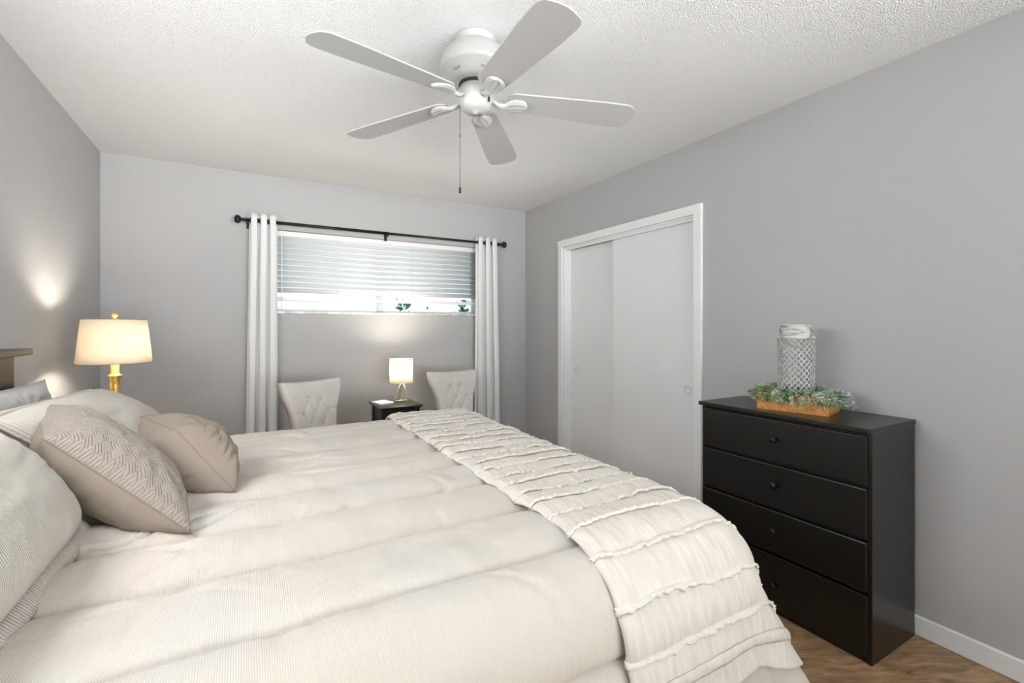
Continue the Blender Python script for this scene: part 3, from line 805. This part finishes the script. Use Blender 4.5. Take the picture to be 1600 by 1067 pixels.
pillow('throw_pillow', [(-.035, 1.80, .742), (-.15, 2.12, .752), (-.35, 2.25, .945), (-.21, 1.955, .935)], .118, [M['taupe'], M['taupe']],
       'small plain taupe throw pillow lying beside the quilted one', 'pillow', 'taupe throw pillows on the bed', seed=21, pinch=.05, wr=.016, exp=2.5, fill=.46)

# ------------------------------------------------------------------ nightstand and brass lamp beyond the bed
NSX, NSY = -.60, 3.19
ns = empty('nightstand', (NSX, NSY, 0)); tag(ns, 'dark nightstand hidden behind the pillows in the corner under the gold lamp', 'nightstand')
bx('top', M['espresso'], ns, -.22, .22, -.20, .22, .62, .645, bev=.004); bx('body', M['espresso'], ns, -.20, .20, -.18, .20, .12, .62, bev=.003)
for z0 in (.15, .38):
    d = bx('drawer', M['espresso'], ns, -.185, .185, -.195, -.178, z0, z0+.21, bev=.003)
    bm = bmesh.new(); lathe(bm, [(0, 0), (.007, 0), (.006, .01), (.013, .018), (.010, .026), (0, .028)], 16)
    for v in bm.verts: v.co = Vector((v.co.x, -.195-v.co.z, z0+.105+v.co.y))
    build('knob', bm, M['black_metal'], d, True)
for x in (-.18, .18):
    for y in (-.16, .18): bx('leg', M['espresso'], ns, x-.02, x+.02, y-.02, y+.02, 0, .12)
LX, LY = -.595, 3.12
lamp = empty('table_lamp', (LX, LY, .645)); tag(lamp, 'gold candlestick lamp with a wide cream drum shade beside the headboard', 'lamp')
def lp(name, prof, m, n=40, sx=1, sy=1, parent=lamp, cap=True):
    bm = bmesh.new(); lathe(bm, [(r, z-.645) for r, z in prof], n, cap=cap, sx=sx, sy=sy); return build(name, bm, m, parent, True)
lp('base', [(0, .645), (.075, .645), (.075, .660), (.06, .668), (.03, .68), (.022, .70), (.022, .72), (0, .72)], M['brass'])
lp('column', [(0, .71), (.016, .71), (.020, .74), (.026, .80), (.020, .86), (.016, .90), (.020, .93), (.0205, .985), (.020, 1.020), (.030, 1.028), (.031, 1.034), (.022, 1.040), (.018, 1.046), (.018, 1.10), (.012, 1.11), (0, 1.11)], M['brass'], 24)
lp('harp', [(0, 1.105), (.006, 1.11), (.0035, 1.12), (.0035, 1.335), (0, 1.336)], M['brass'], 12)
fn_ = lp('finial', [(0, 1.322), (.009, 1.323), (.010, 1.328), (.006, 1.332), (.008, 1.336), (.0135, 1.343), (.012, 1.352), (.005, 1.357), (0, 1.358)], M['brass'], 20)
sd = lp('lamp_shade', [(.160, 1.098), (.155, 1.150), (.148, 1.22), (.137, 1.324)], M['shade_cream'], 72, sx=.97, cap=False)
md = sd.modifiers.new('s', 'SOLIDIFY'); md.thickness = .0015
for r_, z_ in ((.1605, 1.099), (.1375, 1.323)):
    bm = bmesh.new(); tube(bm, [(r_*.97*math.cos(2*PI*k/72), r_*math.sin(2*PI*k/72), z_-.645) for k in range(72)], .0016, 6, closed=True); build('shade_trim', bm, M['shade_trim'], sd, True)
bm = bmesh.new(); 
for k in range(3):
    a = k*2*PI/3+.4; tube(bm, [(0, 0, 1.318-.645), (.132*math.cos(a), .136*math.sin(a), 1.318-.645)], .0016, 6)
build('shade_spider', bm, M['brass'], sd)
lp('bulb', [(0, 1.125), (.013, 1.128), (.014, 1.145), (.026, 1.175), (.029, 1.195), (.020, 1.218), (0, 1.226)], M['bulb'], 20)
def point(name, loc, e, col, r):
    l = bpy.data.lights.new(name, 'POINT'); l.energy = e; l.color = col; l.shadow_soft_size = r
    o = bpy.data.objects.new(name, l); COL.objects.link(o); o.location = loc
point('bedside_lamp_light', (LX+.035, LY, 1.205), 14, (1, .93, .83), .055)

# ------------------------------------------------------------------ accent table, small lamp, book
TZ = .68
et = empty('side_table', (1.02, 3.67, 0)); tag(et, 'small black side table with a small lamp on it under the window', 'side table')
bx('tabletop', M['black_wood'], et, -.165, .165, -.18, .18, TZ-.016, TZ, bev=.005)
bx('cove_moulding', M['black_wood'], et, -.150, .150, -.165, .165, TZ-.026, TZ-.016, bev=.003)
bx('apron', M['black_wood'], et, -.138, .138, -.152, .152, TZ-.135, TZ-.026)
bx('drawer_front', M['black_wood'], et, -.115, .115, -.158, -.150, TZ-.118, TZ-.038, bev=.003)
for x in (-.130, .130):
    for y in (-.145, .145): bx('leg', M['black_wood'], et, x-.017, x+.017, y-.017, y+.017, 0, TZ-.026, bev=.003)
bx('shelf', M['black_wood'], et, -.135, .135, -.15, .15, .18, .195)
AX, AY = 1.075, 3.70
al = empty('table_lamp', (AX, AY, TZ)); tag(al, 'small lamp with gold wire tripod and white drum shade on the black side table', 'lamp')
zb, zt2, rs_ = .157, .345, .091
bm = bmesh.new(); lathe(bm, [(rs_, zb), (rs_, (zb+zt2)/2), (rs_, zt2)], 64, cap=False); s2 = build('lamp_shade', bm, M['shade_white'], al, True); md = s2.modifiers.new('s', 'SOLIDIFY'); md.thickness = .0015
for z_ in (zb, zt2):
    bm = bmesh.new(); tube(bm, [(rs_*math.cos(2*PI*k/64), rs_*math.sin(2*PI*k/64), z_) for k in range(64)], .0018, 6, closed=True); build('shade_rim', bm, M['shade_white'], s2, True)
feet = [Vector((.078*math.cos(a), .078*math.sin(a), .003)) for a in (math.radians(a_) for a_ in (-155, -38, 86))]
for i, f_ in enumerate(feet):
    a0 = math.atan2(f_.y, f_.x)
    bm = bmesh.new()
    tube(bm, [f_, f_*.6+Vector((0, 0, .075)), Vector((.012*math.cos(a0+.9), .012*math.sin(a0+.9), .160))], .0024, 8); build('leg', bm, M['gold_wire'], al, True)
bm = bmesh.new()
for i in range(3):
    p, q = feet[i]*.9+Vector((0, 0, .014)), feet[(i+1) % 3]*.9+Vector((0, 0, .014)); tube(bm, [p, Vector((0, 0, .02))*.6+(p+q)*.12, q], .0018, 8)
build('stretcher', bm, M['gold_wire'], al, True)
bm = bmesh.new(); lathe(bm, [(0, .150), (.014, .152), (.014, .190), (0, .191)], 16); build('socket', bm, M['gold_wire'], al, True)
bm = bmesh.new(); lathe(bm, [(0, .19), (.012, .191), (.021, .220), (.022, .235), (.014, .253), (0, .258)], 20); build('bulb', bm, M['bulb'], al, True)
bm = bmesh.new(); tube(bm, [(.0, .0, .155), (-.006, -.01, .10), (-.012, -.004, .05), (-.004, .02, .02), (.0, .06, .004)], .0018, 6); build('cord', bm, M['black_metal'], al, True)
point('side_table_lamp_light', (AX, AY, TZ+.275), 15.0, (1, .90, .75), .045)
bm = bmesh.new(); box(bm, -.055, .055, -.075, .075, 0, .012, bev=.002); bk = build('booklet', bm, M['paper']); bk.location = (.925, 3.70, TZ); bk.rotation_euler = (0, 0, math.radians(14))
tag(bk, 'white booklet lying on the black side table beside the small lamp', 'book')
b2 = bx('cover', M['paper'], bk, -.057, .057, -.077, .077, .0122, .0138)

# ------------------------------------------------------------------ tufted chairs
def chair(name, loc, rz, label):
    e = empty(name, loc, rz); tag(e, label, 'chair', 'tufted chairs under the window')
    zt_ = .905
    # backrest outline: half width by height (front is -Y)
    def hw(z_):
        pts = [(.40, .150), (.50, .150), (.60, .155), (.68, .165), (.74, .183), (.80, .208), (.86, .226), (.905, .228)]
        if z_ <= pts[0][0]: return pts[0][1]
        for (a, ra), (b, rb) in zip(pts, pts[1:]):
            if z_ <= b:
                t = (z_-a)/(b-a); return ra+(rb-ra)*t
        return pts[-1][1]
    btn = []
    for r_, z_ in enumerate((.790, .705, .620, .535)):
        for x in ((-.048, .048) if r_ % 2 == 0 else (-.096, 0, .096)): btn.append((x, z_))
    folds = []
    for (x, z_) in btn:
        for (x2, z2) in btn:
            if z2 < z_-.01 and abs(z2-(z_-.085)) < .02 and abs(x2-x) < .06: folds.append(((x, z_), (x2, z2)))
    for x, z_ in btn:
        if abs(x) > .08: folds.append(((x, z_), (math.copysign(.17, x), z_+.004)))
    def dseg(p, a, b):
        ax, ay = a; bx_, by_ = b; dx, dy = bx_-ax, by_-ay; t = max(0, min(1, ((p[0]-ax)*dx+(p[1]-ay)*dy)/(dx*dx+dy*dy)))
        return math.hypot(p[0]-ax-dx*t, p[1]-ay-dy*t)
    def depth(x, z_):
        d = 0
        for bxx, bz in btn:
            q = math.hypot(x-bxx, z_-bz); d = max(d, .016*math.exp(-(q/.017)**1.4))
        for a, b in folds: d = max(d, .0050*math.exp(-(dseg((x, z_), a, b)/.013)**1.5))
        return d
    nx, nz = 70, 84
    bm = bmesh.new(); rows = []
    lean = lambda z_: .13*(z_-.40)**1.2*1.3
    for j in range(nz+1):
        v = j/nz; z_ = .40+(zt_-.40)*v
        h = hw(z_); 
        top = max(0, (z_-(zt_-.018))/.018); h -= .018*(1-math.sqrt(max(0, 1-top*top)))
        row = []
        for i in range(nx+1):
            x = (2*i/nx-1)*h; q = abs(2*i/nx-1)
            rnd = math.sqrt(max(0, 1-max(0, (q-.86)/.14)**2))*math.sqrt(max(0, 1-top*top))
            sagx = .010*(x/.2)**2 if z_ > .7 else 0
            row.append((x, -(.018+.024*rnd)+lean(z_)+depth(x, z_)-sagx*0, z_+.010*(x/.22)**2*max(0, (z_-.8)/.1)))
        rows.append(row)
    VF = [[bm.verts.new(p) for p in r] for r in rows]
    VB = [[bm.verts.new((p[0], .030+lean(p[2]), p[2])) for p in r] for r in rows]
    for j in range(nz):
        for i in range(nx):
            bm.faces.new((VF[j][i], VF[j][i+1], VF[j+1][i+1], VF[j+1][i])); bm.faces.new((VB[j][i], VB[j+1][i], VB[j+1][i+1], VB[j][i+1]))
        bm.faces.new((VF[j][0], VF[j+1][0], VB[j+1][0], VB[j][0])); bm.faces.new((VF[j][nx], VB[j][nx], VB[j+1][nx], VF[j+1][nx]))
    for i in range(nx):
        bm.faces.new((VF[nz][i], VF[nz][i+1], VB[nz][i+1], VB[nz][i])); bm.faces.new((VF[0][i], VB[0][i], VB[0][i+1], VF[0][i+1]))
    br = build('backrest', bm, M['chair_fabric'], e, True)
    for x, z_ in btn:
        bm = bmesh.new(); bmesh.ops.create_icosphere(bm, subdivisions=2, radius=.0090, matrix=Matrix.Translation((x, -.042+lean(z_)+.012, z_)) @ Matrix.Diagonal((1, .7, 1, 1)))
        bo = build('button', bm, M['steel'], br, True)
    bm = bmesh.new(); box(bm, -.21, .21, -.42, .02, .36, .455, bev=.035, seg=4); build('seat', bm, M['chair_fabric'], e, True)
    for x, y in ((-.17, -.37), (.17, -.37), (-.14, .0), (.14, .0)):
        bm = bmesh.new(); tube(bm, [(x, y, 0), (x*.98, y*.98, .38)], .018, 10, rfun=lambda t: .012+.010*t); build('leg', bm, M['espresso'], e, True)
    return e
chair('tufted_chair', (.418, 3.45, 0), math.radians(27), 'beige button-tufted chair turned towards the side table, near the left curtain')
chair('tufted_chair', (1.515, 3.60, 0), math.radians(7), 'beige button-tufted chair between the small lamp and the right curtain')

# ------------------------------------------------------------------ dresser
DX0, DX1, DY0, DY1, DZ = 2.045, 2.42, .868, 1.625, .90
dr = empty('dresser', ((DX0+DX1)/2, (DY0+DY1)/2, 0)); tag(dr, 'tall black dresser with stacked wide drawers against the right wall', 'dresser')
def dp(name, *a, bev=.002, parent=dr):
    o = bx(name, M['black_wood'], parent, *a, bev=bev)
    for v in o.data.vertices: v.co -= Vector(dr.location)
    return o
dp('side_panel', DX0+.012, DX1, DY0, DY0+.016, 0, DZ-.018); dp('side_panel', DX0+.012, DX1, DY1-.016, DY1, 0, DZ-.018)
dp('top', DX0-.004, DX1+.004, DY0-.002, DY1+.014, DZ-.019, DZ, bev=.0025)
dp('back_panel', DX1-.008, DX1, DY0+.016, DY1-.016, 0, DZ-.02); dp('plinth', DX0+.018, DX0+.034, DY0+.016, DY1-.016, 0, .10)
for zz in (.075, .268, .470, .675, .870): dp('rail', DX0+.022, DX0+.035, DY0+.016, DY1-.016, zz-.008, zz+.006)
for z0, z1 in ((.030, .262), (.272, .464), (.474, .669), (.679, .870)):
    d = dp('drawer', DX0+.002, DX0+.020, DY0+.014, DY1-.006, z0, z1, bev=.006)
    bm = bmesh.new(); lathe(bm, [(0, 0), (.008, 0), (.0065, .010), (.012, .017), (.0145, .023), (.012, .029), (0, .031)], 24)
    for v in bm.verts: v.co = Vector((DX0+.002-v.co.z, (DY0+DY1)/2-.012+v.co.x, z1-(.085 if z0 > .1 else .125)+v.co.y))-Vector(dr.location)
    kb = build('knob', bm, M['black_metal'], d, True)

# ------------------------------------------------------------------ planter box, greenery, lantern
PX, PY, PR = 2.226, 1.238, math.radians(13.5)      # box centre; long side runs roughly along the dresser
pb = empty('planter_box', (PX, PY, DZ), PR); tag(pb, 'orange stained wooden box of greenery on top of the black dresser', 'planter')
bw, bh, bl_, tk = .190, .078, .288, .009       # X depth, height, Y length
bx('side', M['orange_wood'], pb, -bw/2, -bw/2+tk, -bl_/2, bl_/2, 0, bh, bev=.001); bx('side', M['orange_wood'], pb, bw/2-tk, bw/2, -bl_/2, bl_/2, 0, bh, bev=.001)
bx('end', M['orange_wood'], pb, -bw/2+tk, bw/2-tk, -bl_/2, -bl_/2+tk, 0, bh, bev=.001); bx('end', M['orange_wood'], pb, -bw/2+tk, bw/2-tk, bl_/2-tk, bl_/2, 0, bh, bev=.001)
bx('bottom', M['orange_wood'], pb, -bw/2+tk, bw/2-tk, -bl_/2+tk, bl_/2-tk, 0, .012)
bx('moss', M['soil'], pb, -bw/2+tk, bw/2-tk, -bl_/2+tk, bl_/2-tk, .012, .062)
def greenery():
    rnd = random.Random(11)
    gm, gg = bmesh.new(), bmesh.new()
    for k in range(230):
        a = rnd.random()*2*PI
        x0, y0 = .058*math.cos(a)*rnd.uniform(.8, 1.1), .120*math.sin(a)*rnd.uniform(.75, 1.05)
        if math.hypot(x0*1.0, y0) < .070 and abs(x0) < .05: y0 = math.copysign(.088+rnd.random()*.03, y0)
        outx, outy = math.cos(a)+rnd.gauss(0, .5), math.sin(a)*1.2+rnd.gauss(0, .5); l = math.hypot(outx, outy)+1e-6; outx /= l; outy /= l
        grey = (y0 < -.05 and rnd.random() < .55 and x0 > -.03); bm = gg if grey else gm
        Ls = rnd.uniform(.055, .100)*(1.2 if grey else 1); rise = rnd.uniform(.45, 1.35)
        p = Vector((x0, y0, .070)); pts = []
        for i in range(9):
            t = i/8; pts.append(p+Vector((outx*Ls*t, outy*Ls*t, Ls*(rise*t-(.55+rise*.55)*t*t)*.9)))
        for q in pts:
            if q.x > .20: q.x = .20
            if q.z < .006 : q.z = .006
        tube(bm, pts, .0008, 4)
        for i in range(1, 9):
            d = (pts[i]-pts[i-1]); d = d.normalized() if d.length > 1e-6 else Vector((0, 0, 1))
            for s in range(3 if i < 8 else 4):
                side_ = Vector((rnd.gauss(0, 1), rnd.gauss(0, 1), rnd.gauss(.25, .8))); side_ = (side_-d*side_.dot(d)).normalized()
                g = (d*.75+side_*.9).normalized(); L_ = rnd.uniform(.014, .026); wd = L_*.19
                wv_ = g.cross(Vector((rnd.gauss(0, 1), rnd.gauss(0, 1), rnd.gauss(0, 1)))).normalized(); b = pts[i]
                up = g.cross(wv_)*wd*.35
                v0, v1, v2, v3, v4 = [bm.verts.new(c) for c in (b, b+g*L_*.45+wv_*wd, b+g*L_, b+g*L_*.45-wv_*wd, b+g*L_*.5-up)]
                bm.faces.new((v0, v1, v4)); bm.faces.new((v1, v2, v4)); bm.faces.new((v2, v3, v4)); bm.faces.new((v3, v0, v4))
    g1 = build('greenery', gm, M['leaf'], None, recalc=False); g1.location = (PX, PY, DZ); g1.rotation_euler = (0, 0, PR)
    tag(g1, 'artificial dusty green leafy sprigs spilling over the wooden box', 'plant')
    g2 = build('frosted_sprigs', gg, M['leaf_grey'], g1, recalc=False); g2['label'] = 'frosted grey leafy sprigs'
greenery()
# lantern jar: whitewashed neck, woven lattice body
JX, JY, JZ = 2.226, 1.245, DZ+.063
jr = empty('lantern_jar', (JX, JY, JZ)); tag(jr, 'whitewashed metal lattice lantern jar with wire handle standing in the wooden box', 'lantern')
R_, Hb = .075, .270
def jrad(z_):
    return R_*(1-.02*math.cos(z_/Hb*PI)) if z_ < Hb else R_
NA, NZ = 20, 20
bm = bmesh.new(); P_ = {}
dz = Hb/NZ
for j in range(NZ+1):
    for i in range(NA):
        a = 2*PI*(i+.5*(j % 2))/NA; P_[(i, j)] = bm.verts.new((jrad(j*dz)*math.cos(a), jrad(j*dz)*math.sin(a), .004+j*dz))
for j in range(NZ-1):
    for i in range(NA):
        if j % 2 == 0: l, r = P_[((i-1) % NA, j+1)], P_[(i, j+1)]
        else: l, r = P_[(i, j+1)], P_[((i+1) % NA, j+1)]
        bm.faces.new((P_[(i, j)], r, P_[(i, j+2)], l))
bmesh.ops.recalc_face_normals(bm, faces=bm.faces)
ins = bmesh.ops.inset_individual(bm, faces=list(bm.faces), thickness=.0030, depth=0)
rim = set(ins['faces']); inner = [f for f in bm.faces if f not in rim]
bmesh.ops.delete(bm, geom=inner, context='FACES')
lb = build('lattice_body', bm, M['lattice'], jr, recalc=False); md = lb.modifiers.new('s', 'SOLIDIFY'); md.thickness = .0022; md.offset = 0
bm = bmesh.new(); lathe(bm, [(R_+.001, .0), (R_+.003, .002), (R_+.003, .012), (R_-.001, .013), (R_-.002, .003), (0, .003), (0, 0)], 48, cap=False); build('base_ring', bm, M['whitewash'], jr, True)
bm = bmesh.new(); lathe(bm, [(R_-.002, Hb-.001), (R_+.003, Hb), (R_+.002, Hb+.006), (.070, Hb+.014), (.060, Hb+.030), (.056, Hb+.036), (.056, Hb+.040), (.056, Hb+.056), (.058, Hb+.058), (.058, Hb+.063), (.055, Hb+.063), (.053, Hb+.040), (.070, Hb+.011), (R_-.002, Hb-.001)], 56, cap=False)
build('neck', bm, M['whitewash'], jr, True)
# wire handle hangs forward from two ears
ea, pa = Vector((.507, -.862, 0)), Vector((-.862, -.507, 0)); ear = Hb+.040
bm = bmesh.new(); tube(bm, [Vector((0, 0, ear))+ea*math.cos(PI*i/40)*.066+pa*math.sin(PI*i/40)*.112+Vector((0, 0, -math.sin(PI*i/40)**1.2*.078)) for i in range(41)], .0030, 8)
build('handle', bm, M['vent'], jr, True)
for s in (1, -1):
    c = Vector((0, 0, ear))+ea*s*.0580
    bm = bmesh.new(); tube(bm, [c+Vector((0, 0, -.016)), c+ea*s*.009, c+Vector((0, 0, .016))], .0038, 8); build('ear', bm, M['lattice'], jr, True)
